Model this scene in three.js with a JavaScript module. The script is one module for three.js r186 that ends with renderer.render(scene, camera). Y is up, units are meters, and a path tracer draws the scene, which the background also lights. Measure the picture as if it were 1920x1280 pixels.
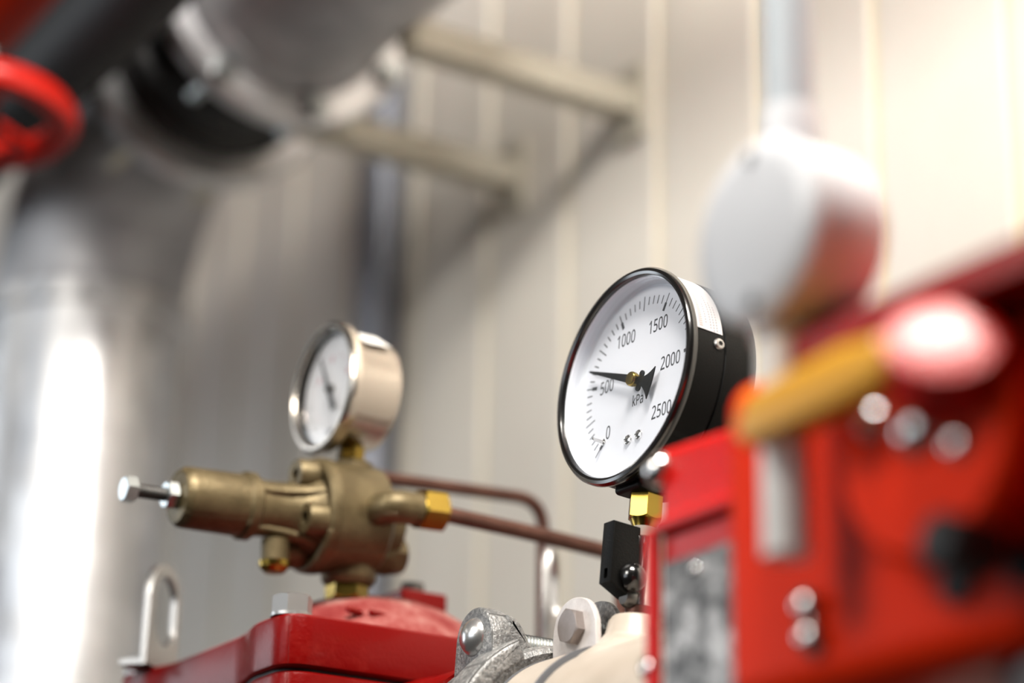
import * as THREE from 'three';
import { mergeGeometries, toCreasedNormals } from 'three/addons/utils/BufferGeometryUtils.js';
import { RoundedBoxGeometry } from 'three/addons/geometries/RoundedBoxGeometry.js';
import { RectAreaLightUniformsLib } from 'three/addons/lights/RectAreaLightUniformsLib.js';
import { Brush, Evaluator, INTERSECTION, SUBTRACTION } from 'three-bvh-csg';

// ------------------------------------------------------------------ camera, light, exposure
// World: +X runs from the room to the cream wall, +Y up, +Z along the wall towards the camera's right. Metres.
const V = (x, y, z) => new THREE.Vector3(x, y, z);
const scene = new THREE.Scene();
scene.background = new THREE.Color(0x20242a);
const F = 4267, PITCH = 20 * Math.PI / 180, YAW = 32 * Math.PI / 180, ROLL = 1.2 * Math.PI / 180, EYE = V(0, 1.15, 0);
const camera = new THREE.PerspectiveCamera(2 * Math.atan(640 / F) * 180 / Math.PI, 1.5, 0.05, 40);
const LOOK = V(Math.cos(PITCH) * Math.sin(YAW), Math.sin(PITCH), -Math.cos(PITCH) * Math.cos(YAW));
const r0 = V(Math.cos(YAW), 0, Math.sin(YAW)), u0 = new THREE.Vector3().crossVectors(r0, LOOK);
const RIGHT = r0.clone().multiplyScalar(Math.cos(ROLL)).addScaledVector(u0, Math.sin(ROLL));
const UPV = new THREE.Vector3().crossVectors(RIGHT, LOOK);
camera.position.copy(EYE);
camera.quaternion.setFromRotationMatrix(new THREE.Matrix4().makeBasis(RIGHT, UPV, LOOK.clone().negate()));
camera.focus = 1.015;
camera.userData.fStop = 3.05;
scene.add(camera);

const renderer = new THREE.WebGLRenderer({ antialias: true });
renderer.toneMapping = THREE.LinearToneMapping;
renderer.toneMappingExposure = 0.6;
renderer.shadowMap.enabled = true;
RectAreaLightUniformsLib.init();

const ROOM = { x0: -2.8, x1: 0.889, y1: 2.8, z0: -4.2, z1: 2.2 };
const UNSEEN_SIDE_WINDOW = { z: -0.9, y: 2.05, w: 1.8, h: 1.2, L: 3.5, color: new THREE.Color(0.88, 0.94, 1.0) };  // out of view, placed to light the gauges and box from the room
const UNSEEN_FLOODS = [   // out-of-view flood lamps: first lights the wall, second is added fill for the gauges
  { p: V(0.33, 2.18, -0.38), aim: V(0.889, 1.62, -1.15), L: 190, w: 0.34, h: 0.24 },
  { p: V(-0.45, 1.95, -0.65), aim: V(0.5, 1.45, -0.72), L: 30, w: 0.4, h: 0.3 }];
const UNSEEN_BACK_WINDOW = { x: -1.7, y: 1.9, w: 1.7, h: 1.4, L: 7, color: new THREE.Color(0.86, 0.93, 1.0) };  // unseen, placed so the left pipes carry bluish reflections
const UNSEEN_BATTENS = [{ x: -1.5, y: 2.5, z: -2.4, L: 5, w: 1.2, d: 0.14 }];  // lamp out of view, lights the room from above
const LAMP_COLOR = new THREE.Color(1.0, 0.955, 0.88);
function areaLight(color, L, w, h, p, target, name) {
  const l = new THREE.RectAreaLight(color, L, w, h);
  l.position.copy(p); l.lookAt(target); l.name = name; scene.add(l); return l;
}
areaLight(UNSEEN_SIDE_WINDOW.color, UNSEEN_SIDE_WINDOW.L, UNSEEN_SIDE_WINDOW.w, UNSEEN_SIDE_WINDOW.h, V(ROOM.x0 + 0.03, UNSEEN_SIDE_WINDOW.y, UNSEEN_SIDE_WINDOW.z), V(5, UNSEEN_SIDE_WINDOW.y, UNSEEN_SIDE_WINDOW.z), 'unseen_window_daylight');
for (const f of UNSEEN_FLOODS) areaLight(LAMP_COLOR, f.L, f.w, f.h, f.p, f.aim, 'unseen_flood_light');
areaLight(UNSEEN_BACK_WINDOW.color, UNSEEN_BACK_WINDOW.L, UNSEEN_BACK_WINDOW.w, UNSEEN_BACK_WINDOW.h, V(UNSEEN_BACK_WINDOW.x, UNSEEN_BACK_WINDOW.y, ROOM.z0 + 0.03), V(UNSEEN_BACK_WINDOW.x, UNSEEN_BACK_WINDOW.y, 5), 'unseen_window_daylight');
for (const b of UNSEEN_BATTENS) { const l = areaLight(LAMP_COLOR, b.L, b.w, b.d, V(b.x, b.y, b.z), V(b.x, 0, b.z), 'unseen_ceiling_lamp_light'); l.rotation.set(-Math.PI / 2, 0, 0); }

// ------------------------------------------------------------------ helpers
let seed = 7;
const rnd = () => { seed = (seed * 1664525 + 1013904223) >>> 0; return seed / 4294967296; };
const pos = (px, py) => LOOK.clone().addScaledVector(RIGHT, (px - 960) / F).addScaledVector(UPV, -(py - 640) / F);
const at = (px, py, d) => pos(px, py).multiplyScalar(d).add(EYE);          // the point seen there at that depth
const onZ = (px, py, z) => { const v = pos(px, py); return v.multiplyScalar((z - EYE.z) / v.z).add(EYE); };
const onX = (px, py, x) => { const v = pos(px, py); return v.multiplyScalar((x - EYE.x) / v.x).add(EYE); };
const used = {};
function numbered(n) { used[n] = (used[n] || 0) + 1; return used[n] === 1 ? n : n + '_' + String(used[n] - 1).padStart(3, '0'); }
function tag(o, label, category, group) {
  Object.assign(o.userData, { label, category }); if (group) o.userData.group = group; return o;
}
function thing(name, label, category, p, basis, group) {
  const o = new THREE.Group(); o.name = numbered(name); o.position.copy(p);
  if (basis) o.quaternion.setFromRotationMatrix(new THREE.Matrix4().makeBasis(...basis));
  scene.add(o); return tag(o, label, category, group);
}
// geometry is drawn in millimetres and turned into metres when a mesh is made
function mesh(name, geos, mat, parent, label) {
  const list = (Array.isArray(geos) ? geos : [geos]).map(g => { let h = g.index ? g.toNonIndexed() : g.clone(); for (const k of Object.keys(h.attributes)) if (!['position', 'normal', 'uv'].includes(k)) h.deleteAttribute(k); h.morphAttributes = {}; h.clearGroups(); return h; });
  const g = list.length > 1 ? mergeGeometries(list) : list[0];
  g.scale(0.001, 0.001, 0.001);
  if (!mat.userData.ownUV) boxUV(g);
  const m = new THREE.Mesh(g, mat); m.castShadow = m.receiveShadow = true;
  m.name = parent ? name : numbered(name);
  if (label) m.userData.label = label;
  (parent || scene).add(m); return m;
}
function boxUV(g) {
  const p = g.attributes.position, n = g.attributes.normal, uv = new Float32Array(p.count * 2);
  for (let i = 0; i < p.count; i++) {
    const ax = Math.abs(n.getX(i)), ay = Math.abs(n.getY(i)), az = Math.abs(n.getZ(i));
    const [a, b] = ax >= ay && ax >= az ? [p.getZ(i), p.getY(i)] : ay >= az ? [p.getX(i), p.getZ(i)] : [p.getX(i), p.getY(i)];
    uv[2 * i] = a; uv[2 * i + 1] = b;
  }
  g.setAttribute('uv', new THREE.BufferAttribute(uv, 2));
}
const part = (parent, name) => { const o = new THREE.Group(); o.name = name; parent.add(o); return o; };
const lathe = (pts, seg = 64, s = 0, l = Math.PI * 2) => toCreasedNormals(new THREE.LatheGeometry(pts.map(p => new THREE.Vector2(...p)), seg, s, l), 0.6);
const latheZ = (...a) => lathe(...a).rotateX(Math.PI / 2);      // profile [radius, z]
const latheX = (...a) => lathe(...a).rotateZ(-Math.PI / 2);     // profile [radius, x]
const box = (w, h, d, x = 0, y = 0, z = 0, r = 0.8) => new RoundedBoxGeometry(w, h, d, 3, Math.min(r, w / 2.01, h / 2.01, d / 2.01)).translate(x, y, z);
const cyl = (r, h, seg = 40, r2 = r) => new THREE.CylinderGeometry(r2, r, h, seg);
function extrude(pts, depth, bevel = 0.6, holes = [], seg = 3) {
  const s = pts instanceof THREE.Shape ? pts : new THREE.Shape(pts.map(p => new THREE.Vector2(...p)));
  for (const h of holes) s.holes.push(h);
  return toCreasedNormals(new THREE.ExtrudeGeometry(s, { depth: depth - 2 * bevel, bevelEnabled: bevel > 0, bevelSize: bevel, bevelThickness: bevel, bevelOffset: -bevel, bevelSegments: seg, curveSegments: 32 }).translate(0, 0, bevel), 0.5);
}
const hole = (x, y, r) => { const p = new THREE.Path(); p.absarc(x, y, r, 0, Math.PI * 2, true); return p; };
const evaluator = new Evaluator(); evaluator.attributes = ['position', 'normal']; evaluator.useGroups = false;
function csg(a, b, op) {
  const c = g => { const h = g.clone(); for (const k of Object.keys(h.attributes)) if (!['position', 'normal'].includes(k)) h.deleteAttribute(k); const m = new Brush(h); m.updateMatrixWorld(); return m; };
  const r = evaluator.evaluate(c(a), c(b), op).geometry; r.setAttribute('uv', new THREE.BufferAttribute(new Float32Array(r.attributes.position.count * 2), 2)); return r;
}
// chamfered hexagon head or nut: axis +Y, base at 0
function hex(af, h, both = false) {
  const R = af / Math.sqrt(3), prism = new THREE.CylinderGeometry(R, R, h, 6).translate(0, h / 2, 0).toNonIndexed(); prism.computeVertexNormals();
  const c = 0.14 * af, ri = af * 0.485;
  const cone = new THREE.LatheGeometry([[0, -0.01], [both ? ri : R + 1, -0.01], [R + 1, both ? c * 0.6 + 0.5 : 0], [R + 1, h - (R + 1 - ri) * 0.55], [ri, h + 0.01], [0, h + 0.01]].map(p => new THREE.Vector2(...p)), 48);
  return toCreasedNormals(csg(prism, cone, INTERSECTION), 0.3);
}
const axisX = g => g.rotateZ(-Math.PI / 2), axisZ = g => g.rotateX(Math.PI / 2), axisNX = g => g.rotateZ(Math.PI / 2);
function tube(points, r, seg = 80, closed = false) {
  return new THREE.TubeGeometry(new THREE.CatmullRomCurve3(points, closed, 'centripetal'), seg, r, 20, closed);
}
// a polyline with rounded corners, points in millimetres
function bent(points, radius, r, seg = 160) {
  const path = new THREE.CurvePath(); let a = points[0];
  for (let i = 1; i < points.length - 1; i++) {
    const d0 = points[i].clone().sub(points[i - 1]).normalize(), d1 = points[i + 1].clone().sub(points[i]).normalize();
    const p = points[i].clone().addScaledVector(d0, -radius), q = points[i].clone().addScaledVector(d1, radius);
    path.add(new THREE.LineCurve3(a, p)); path.add(new THREE.QuadraticBezierCurve3(p, points[i], q)); a = q;
  }
  path.add(new THREE.LineCurve3(a, points[points.length - 1]));
  return new THREE.TubeGeometry(path, seg, r, 32);
}
const mmv = v => v.clone().multiplyScalar(1000);

// ------------------------------------------------------------------ textures
function hash(x, y, s) { let h = (x * 374761393 + y * 668265263 + s * 1274126177) | 0; h = Math.imul(h ^ (h >>> 13), 1274126177); return ((h ^ (h >>> 16)) >>> 0) / 4294967296; }
function vnoise(x, y, per, s) {
  const xi = Math.floor(x), yi = Math.floor(y), fx = x - xi, fy = y - yi, m = v => ((v % per) + per) % per;
  const u = fx * fx * (3 - 2 * fx), v = fy * fy * (3 - 2 * fy);
  const a = hash(m(xi), m(yi), s), b = hash(m(xi + 1), m(yi), s), c = hash(m(xi), m(yi + 1), s), d = hash(m(xi + 1), m(yi + 1), s);
  return a + (b - a) * u + (c - a) * v + (a - b - c + d) * u * v;
}
function fbm(x, y, base, oct, s) { let t = 0, a = 0.5, n = 0; for (let o = 0; o < oct; o++) { const f = base << o; t += a * vnoise(x * f, y * f, f, s + o); n += a; a *= 0.55; } return t / n; }
function dataTex(size, fn, metres, srgb) {
  const d = new Uint8Array(size * size * 4);
  for (let y = 0; y < size; y++) for (let x = 0; x < size; x++) {
    const c = fn(x / size, y / size), i = 4 * (y * size + x);
    for (let k = 0; k < 3; k++) d[i + k] = Math.max(0, Math.min(255, Math.round(255 * (Array.isArray(c) ? c[k] : c))));
    d[i + 3] = 255;
  }
  const t = new THREE.DataTexture(d, size, size); t.wrapS = t.wrapT = THREE.RepeatWrapping; t.magFilter = THREE.LinearFilter; t.minFilter = THREE.LinearFilter;
  t.repeat.set(1 / metres, 1 / metres); if (srgb) t.colorSpace = THREE.SRGBColorSpace; t.needsUpdate = true; return t;
}
const mixc = (a, b, t) => a.map((v, i) => v + (b[i] - v) * t);
const cast = dataTex(256, (x, y) => fbm(x, y, 24, 4, 3), 0.03);
const fineCast = dataTex(256, (x, y) => fbm(x, y, 32, 3, 9), 0.014);
const smear = dataTex(256, (x, y) => 0.35 + 0.5 * fbm(x, y, 5, 5, 21), 0.12);
const galvCast = dataTex(512, (x, y) => { const n = fbm(x, y, 64, 3, 5), m = fbm(x, y, 6, 5, 15), k = Math.max(0, Math.min(1, 0.5 + (n - 0.5) * 1.6 + (m - 0.5) * 1.5)); return mixc([0.50, 0.50, 0.50], [0.74, 0.735, 0.725], k); }, 0.07, true);
const galvPlate = dataTex(512, (x, y) => { const n = fbm(x, y, 9, 5, 35), m = fbm(x, y, 60, 2, 45); return mixc([0.72, 0.69, 0.68], [0.84, 0.82, 0.81], n * 0.8 + 0.25 * m); }, 0.05, true);
const galvPipe = dataTex(512, (x, y) => { const n = fbm(x, y, 7, 5, 55); return mixc([0.76, 0.76, 0.77], [0.95, 0.95, 0.955], Math.max(0, Math.min(1, (n - 0.3) * 2.4))); }, 0.4, true);
const dusty = dataTex(512, (x, y) => { const n = fbm(x, y, 6, 5, 65), m = fbm(x, y, 50, 3, 75); return mixc([0.42, 0.05, 0.04], [0.60, 0.44, 0.41], Math.max(0, Math.min(1, 0.35 + (n - 0.4) * 1.6 + (m - 0.5) * 0.5))); }, 0.09, true);
const redWear = dataTex(512, (x, y) => { const n = fbm(x, y, 6, 5, 85), m = fbm(x, y, 40, 3, 95); return mixc([0.42, 0.016, 0.01], [0.50, 0.14, 0.11], Math.max(0, Math.min(1, (n - 0.56) * 2.2 + (m - 0.6) * 0.8))); }, 0.12, true);
const brassMap = dataTex(512, (x, y) => { const n = fbm(x, y, 7, 5, 105), m = fbm(x, y, 60, 2, 115); return mixc([0.30, 0.255, 0.165], [0.47, 0.415, 0.30], n * 0.9 + (m - 0.5) * 0.35); }, 0.05, true);
const copperMap = dataTex(256, (x, y) => mixc([0.30, 0.20, 0.17], [0.44, 0.31, 0.27], fbm(x, y, 6, 4, 125)), 0.05, true);
const plasterMap = dataTex(512, (x, y) => mixc([0.86, 0.835, 0.79], [0.92, 0.90, 0.865], fbm(x, y, 5, 5, 135)), 0.9, true);
const creamMap = dataTex(512, (x, y) => { const n = fbm(x, y, 5, 5, 145); return mixc([0.60, 0.555, 0.505], [0.71, 0.67, 0.625], n); }, 0.1, true);
const plateMap = dataTex(512, (x, y) => { const n = fbm(x, y, 9, 4, 155), m = fbm(x, y, 34, 3, 165); return mixc([0.25, 0.24, 0.23], [0.66, 0.64, 0.62], Math.max(0, Math.min(1, (n - 0.3) * 2 + (m - 0.5) * 0.9))); }, 0.06, true);
const concreteMap = dataTex(256, (x, y) => mixc([0.26, 0.25, 0.24], [0.36, 0.35, 0.33], fbm(x, y, 6, 5, 175)), 1.2, true);

const S = (o, name) => { const m = new THREE.MeshPhysicalMaterial({ side: THREE.DoubleSide, ...o }); m.name = name; return m; };
const M = {
  blackPaint: S({ color: 0x040404, specularIntensity: 0.3, roughness: 0.45, bumpMap: fineCast, bumpScale: 0.00006 }, 'black_paint'),
  blackGloss: S({ color: 0x0c0b0b, roughness: 0.2, clearcoat: 0.6, clearcoatRoughness: 0.12 }, 'black_gloss'),
  blackPlastic: S({ color: 0x040404, specularIntensity: 0.3, roughness: 0.36, bumpMap: fineCast, bumpScale: 0.00008 }, 'black_plastic'),
  rubber: S({ color: 0x060607, roughness: 0.6 }, 'black_rubber'),
  greyRubber: S({ color: 0x55565a, roughness: 0.75 }, 'grey_rubber'),
  innerWhite: S({ color: 0xdfe3ea, roughness: 0.45 }, 'white_liner'),
  brass: S({ color: 0x8f7836, metalness: 1, roughness: 0.24, roughnessMap: null }, 'brass'),
  brassCast: S({ map: brassMap, metalness: 0.6, roughness: 0.46, bumpMap: cast, bumpScale: 0.00018 }, 'cast_bronze'),
  chrome: S({ color: 0xd6d4d2, metalness: 1, roughness: 0.14 }, 'chrome'),
  domed: S({ color: 0xd0cfce, metalness: 0.9, roughness: 0.27 }, 'polished_bolt'),
  steel: S({ color: 0xb4b2b0, metalness: 1, roughness: 0.38 }, 'steel'),
  darkSteel: S({ color: 0x6a6866, metalness: 1, roughness: 0.42 }, 'dark_steel'),
  stainless: S({ color: 0xc8bfb4, metalness: 1, roughness: 0.22 }, 'stainless_steel'),
  zinc: S({ color: 0xb9bfc0, metalness: 1, roughness: 0.3 }, 'zinc'),
  galvCast: S({ map: galvCast, color: 0xdadada, metalness: 0.55, roughness: 0.5, bumpMap: cast, bumpScale: 0.0005 }, 'galvanised_casting'),
  galvPlate: S({ map: galvPlate, metalness: 0.35, roughness: 0.48, bumpMap: cast, bumpScale: 0.00008 }, 'galvanised_plate'),
  boltHead: S({ map: galvPlate, color: 0xb0aaa7, metalness: 0.6, roughness: 0.45 }, 'bolt_head'),
  galvPipe: S({ map: galvPipe, metalness: 0.9, roughness: 0.62, roughnessMap: smear, bumpMap: smear, bumpScale: 0.0001 }, 'galvanised_pipe'),
  galvDull: S({ map: galvPipe, color: 0xd0d0d2, metalness: 0.5, roughness: 0.5, bumpMap: smear, bumpScale: 0.0001 }, 'dull_galvanised'),
  creamPaint: S({ map: creamMap, roughness: 0.42, clearcoat: 0.25, clearcoatRoughness: 0.3 }, 'cream_paint'),
  red: S({ map: redWear, specularIntensity: 0.25, roughness: 0.32, clearcoat: 0.07, clearcoatRoughness: 0.12, bumpMap: cast, bumpScale: 0.00012 }, 'red_enamel'),
  redDust: S({ map: dusty, roughness: 0.85 }, 'dusty_red_enamel'),
  redBright: S({ color: 0xc00d05, specularIntensity: 0.3, roughness: 0.36, clearcoat: 0.2, clearcoatRoughness: 0.12, bumpMap: cast, bumpScale: 0.00035 }, 'bright_red_enamel'),
  redGloss: S({ color: 0xb80c06, roughness: 0.3, clearcoat: 0.08, clearcoatRoughness: 0.24, bumpMap: cast, bumpScale: 0.0004 }, 'glossy_red_enamel'),
  redShaded: S({ color: 0x8c0502, specularIntensity: 0.4, roughness: 0.3, clearcoat: 0.5, clearcoatRoughness: 0.15, bumpMap: cast, bumpScale: 0.0004 }, 'shaded_red_enamel'),  // weaker light on the top flange is put into this darker red
  redOrange: S({ color: 0xcf2802, specularIntensity: 0.12, roughness: 0.45, clearcoat: 0.03, clearcoatRoughness: 0.2, bumpMap: cast, bumpScale: 0.0003 }, 'orange_red_enamel'),
  redWheel: S({ color: 0xa01206, roughness: 0.4, specularIntensity: 0.5, clearcoat: 0.1, clearcoatRoughness: 0.2 }, 'red_wheel_paint'),
  yellow: S({ color: 0xcf9208, roughness: 0.4 }, 'yellow_paint'),
  greyPlastic: S({ color: 0xbbbcc0, roughness: 0.4 }, 'grey_plastic'),
  whitePlastic: S({ color: 0xe6e4e0, roughness: 0.4 }, 'white_plastic'),
  copper: S({ map: copperMap, metalness: 0.8, roughness: 0.42 }, 'tarnished_copper'),
  ptfe: S({ color: 0xd8cfc2, roughness: 0.7 }, 'sealing_tape'),
  plate: S({ map: plateMap, metalness: 0.7, roughness: 0.35 }, 'worn_plate'),
  plaster: S({ map: plasterMap, roughness: 0.75 }, 'cream_wall_panel'),
  sealant: S({ color: 0xe8dfc4, roughness: 0.7 }, 'yellowed_sealant'),
  whiteWall: S({ color: 0x6f6c66, roughness: 0.9 }, 'white_wall'),
  ceiling: S({ color: 0x76736e, roughness: 0.9 }, 'ceiling_paint'),
  concrete: S({ map: concreteMap, roughness: 0.8 }, 'concrete'),
  paintedArm: S({ color: 0xc6c1b2, roughness: 0.5, metalness: 0.2 }, 'cream_bracket'),
  bluePipe: S({ color: 0x8d919c, roughness: 0.4, metalness: 0.5 }, 'blue_grey_pipe'),
  darkPipe: S({ color: 0x0e0e10, roughness: 0.65, metalness: 0 }, 'dark_pipe'),
  greyIron: S({ color: 0x4a4646, roughness: 0.55 }, 'grey_iron'),
  creamBolt: S({ color: 0xd6ccb4, roughness: 0.4, metalness: 0.3 }, 'cream_bolt'),
  glass: S({ color: 0xffffff, roughness: 0, transmission: 1, thickness: 0, ior: 1.5 }, 'clear_glass'),
  unseenWindowGlow: S({ color: 0x000000, emissive: UNSEEN_SIDE_WINDOW.color, emissiveIntensity: 1.5 }, 'unseen_window_glow'),
  unseenLampGlow: S({ color: 0x000000, emissive: LAMP_COLOR, emissiveIntensity: 5 }, 'unseen_lamp_glow'),
  lampBody: S({ color: 0xdedede, roughness: 0.5 }, 'lamp_body'),
};

// ------------------------------------------------------------------ room
function struct(name, geos, mat, parent) { const m = mesh(name, geos, mat, parent); if (!parent) m.userData.kind = 'structure'; return m; }
const rx = (ROOM.x0 + ROOM.x1) * 500, rz = (ROOM.z0 + ROOM.z1) * 500, rw = (ROOM.x1 - ROOM.x0) * 1000, rd = (ROOM.z1 - ROOM.z0) * 1000, rh = ROOM.y1 * 1000, T = 160;
const flat = (w, h, d, x, y, z) => new THREE.BoxGeometry(w, h, d).translate(x, y, z);
struct('floor', flat(rw + 2 * T, T, rd + 2 * T, rx, -T / 2, rz), M.concrete);
struct('ceiling', flat(rw + 2 * T, T, rd + 2 * T, rx, rh + T / 2, rz), M.ceiling);
{ // the cream wall, clad in narrow upright panels with yellowed sealant in the joints
  const w = new THREE.Group(); w.name = 'wall_right'; w.userData.kind = 'structure'; scene.add(w);
  mesh('backing', flat(T, rh, rd + 2 * T, ROOM.x1 * 1000 + T / 2 + 12, rh / 2, rz), M.whiteWall, w);
  const pitch = 118, joint = 9, first = -1110;
  const pg = new RoundedBoxGeometry(12, rh, pitch - joint, 2, 3).translate(ROOM.x1 * 1000 + 6, rh / 2, 0);
  for (let k = -26; k <= 20; k++) {
    const z = first + pitch * (k + 0.5); if (z < ROOM.z0 * 1000 + 40 || z > ROOM.z1 * 1000 - 40) continue;
    mesh('panel', pg.clone().translate(0, 0, z), M.plaster, w);
    mesh('sealant_strip', flat(9, rh, joint + 2, ROOM.x1 * 1000 + 8.5, rh / 2, z - pitch / 2), M.sealant, w);
  }
}
function wallWithWindow(name, axis, w, plane, c0, c1) {
  // a wall of four blocks round an opening; w: {c, y, w, h}
  const g = [], a = c0 * 1000 - T, b = c1 * 1000 + T, l = (w.c - w.w / 2) * 1000, r = (w.c + w.w / 2) * 1000, lo = (w.y - w.h / 2) * 1000, hi = (w.y + w.h / 2) * 1000;
  const blk = (p, q, y0, y1) => axis === 'z' ? flat(q - p, y1 - y0, T, (p + q) / 2, (y0 + y1) / 2, plane) : flat(T, y1 - y0, q - p, plane, (y0 + y1) / 2, (p + q) / 2);
  g.push(blk(a, l, 0, rh), blk(r, b, 0, rh), blk(l, r, 0, lo), blk(l, r, hi, rh));
  struct(name, g, M.whiteWall);
}
struct('wall_front', flat(rw + 2 * T, rh, T, rx, rh / 2, ROOM.z1 * 1000 + T / 2), M.whiteWall);
wallWithWindow('wall_left', 'x', { c: UNSEEN_SIDE_WINDOW.z, y: UNSEEN_SIDE_WINDOW.y, w: UNSEEN_SIDE_WINDOW.w, h: UNSEEN_SIDE_WINDOW.h }, ROOM.x0 * 1000 - T / 2, ROOM.z0, ROOM.z1);
wallWithWindow('wall_back', 'z', { c: UNSEEN_BACK_WINDOW.x, y: UNSEEN_BACK_WINDOW.y, w: UNSEEN_BACK_WINDOW.w, h: UNSEEN_BACK_WINDOW.h }, ROOM.z0 * 1000 - T / 2, ROOM.x0, ROOM.x1);
function windowUnit(name, c, w, h, turn) {  // builds the unseen windows with glowing panes
  const g = new THREE.Group(); g.name = name; g.userData.kind = 'structure'; g.position.copy(c); g.rotation.y = turn; scene.add(g);
  const W = w * 1000, H = h * 1000;
  mesh('window_frame', [flat(W, 50, 60, 0, H / 2 - 25, 0), flat(W, 50, 60, 0, -H / 2 + 25, 0), flat(50, H, 60, W / 2 - 25, 0, 0), flat(50, H, 60, -W / 2 + 25, 0, 0), flat(40, H, 50, 0, 0, 0)], M.lampBody, g);
  for (const s of [-1, 1]) mesh('window_pane', flat(W / 2 - 20, H - 40, 8, s * W / 4, 0, -8), M.unseenWindowGlow, g);
}
windowUnit('unseen_window_1', V(ROOM.x0 - 0.06, UNSEEN_SIDE_WINDOW.y, UNSEEN_SIDE_WINDOW.z), UNSEEN_SIDE_WINDOW.w, UNSEEN_SIDE_WINDOW.h, Math.PI / 2);
windowUnit('unseen_window_2', V(UNSEEN_BACK_WINDOW.x, UNSEEN_BACK_WINDOW.y, ROOM.z0 - 0.06), UNSEEN_BACK_WINDOW.w, UNSEEN_BACK_WINDOW.h, 0);
UNSEEN_BATTENS.forEach((b, i) => {
  const t = thing('unseen_ceiling_light', 'unseen white tube lamp hung on two rods over the open floor', 'lamp', V(b.x, b.y, b.z));
  mesh('lamp_body', box(b.w * 1000 + 40, 50, 90, 0, 70, 0, 6), M.lampBody, t);
  mesh('lamp_diffuser', box(b.w * 1000, 38, b.d * 1000 - 10, 0, 26, 0, 16), M.unseenLampGlow, t);
  for (const s of [-1, 1]) mesh('hanger_rod', cyl(4, (ROOM.y1 - b.y) * 1000 - 90, 12).translate(s * b.w * 350, 90 + ((ROOM.y1 - b.y) * 1000 - 90) / 2, 0), M.lampBody, t);
});

UNSEEN_FLOODS.forEach((f, i) => {
  const t = thing('unseen_floodlight', ['unseen slim flood lamp above the grey junction box, lighting the cream wall', 'added slim flood lamp out of view on the room side, fill for the gauges'][i], 'lamp', f.p);
  t.lookAt(f.aim);
  const W = f.w * 1000, H = f.h * 1000;
  mesh('lamp_body', box(W + 40, H + 40, 40, 0, 0, -34, 8), M.lampBody, t);
  mesh('lamp_diffuser', box(W, H, 8, 0, 0, -10, 2), M.unseenLampGlow, t);
  const up = new THREE.Vector3(0, 1, 0).applyQuaternion(t.quaternion.clone().invert());
  for (const s of [-1, 1]) { const a = V(s * W * 0.4, 0, -50), b = a.clone().addScaledVector(up, (ROOM.y1 - f.p.y) * 1000 - 20); mesh('hanger_rod', new THREE.TubeGeometry(new THREE.LineCurve3(a, b), 2, 5, 12), M.lampBody, t); }
});

// ------------------------------------------------------------------ big pressure gauge
const GC = V(0.5527, 1.4855, -0.7906);
const GN = V(-0.9967, 0.0805, 0.0144).normalize();
const GR = V(0.0136, -0.0106, 0.9999).addScaledVector(GN, -GN.dot(V(0.0136, -0.0106, 0.9999))).normalize();
const GU = new THREE.Vector3().crossVectors(GN, GR);
function dialTexture() {
  const N = 1536, c = document.createElement('canvas'); c.width = c.height = N; const x = c.getContext('2d');
  x.fillStyle = '#cfd2da'; x.fillRect(0, 0, N, N);
  const k = N / 93; const X = r => N / 2 + r * k, Y = u => N / 2 - u * k;   // millimetres on the dial
  x.strokeStyle = '#23262b'; x.fillStyle = '#23262b';
  const line = (a, r1, r2, w) => { x.lineWidth = w * k; x.beginPath(); x.moveTo(X(r1 * Math.cos(a)), Y(r1 * Math.sin(a))); x.lineTo(X(r2 * Math.cos(a)), Y(r2 * Math.sin(a))); x.stroke(); };
  for (let v = 0; v <= 2500; v += 50) {
    const a = (225 - 270 * v / 2500) * Math.PI / 180, big = v % 500 === 0, mid = v % 250 === 0;
    line(a, mid && !big ? 34.2 : 36.4, big ? 42.0 : mid ? 41.4 : 40.4, 0.6);
    if (big) line(a, 33.4, 37.4, 1.7);
  }
  const text = (s, r, u, size, squeeze) => { x.save(); x.translate(X(r), Y(u)); x.scale(squeeze, 1); x.font = `${size * k}px sans-serif`; x.textAlign = 'center'; x.textBaseline = 'middle'; x.fillText(s, 0, 0); x.lineWidth = 0.16 * k; x.strokeText(s, 0, 0); x.restore(); };
  for (const [s, r, u] of [['0', -21.0, -19.5], ['500', -25.0, 3.9], ['1000', -12.5, 23.9], ['1500', 12.0, 24.1], ['2000', 23.4, 3.6], ['2500', 19.3, -18.8]]) text(s, r, u, 8.8, 0.76);
  text('kPa', 0.6, -9.1, 7.0, 0.8);
  const t = new THREE.CanvasTexture(c); t.colorSpace = THREE.SRGBColorSpace; t.magFilter = THREE.LinearFilter; return t;
}
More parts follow.
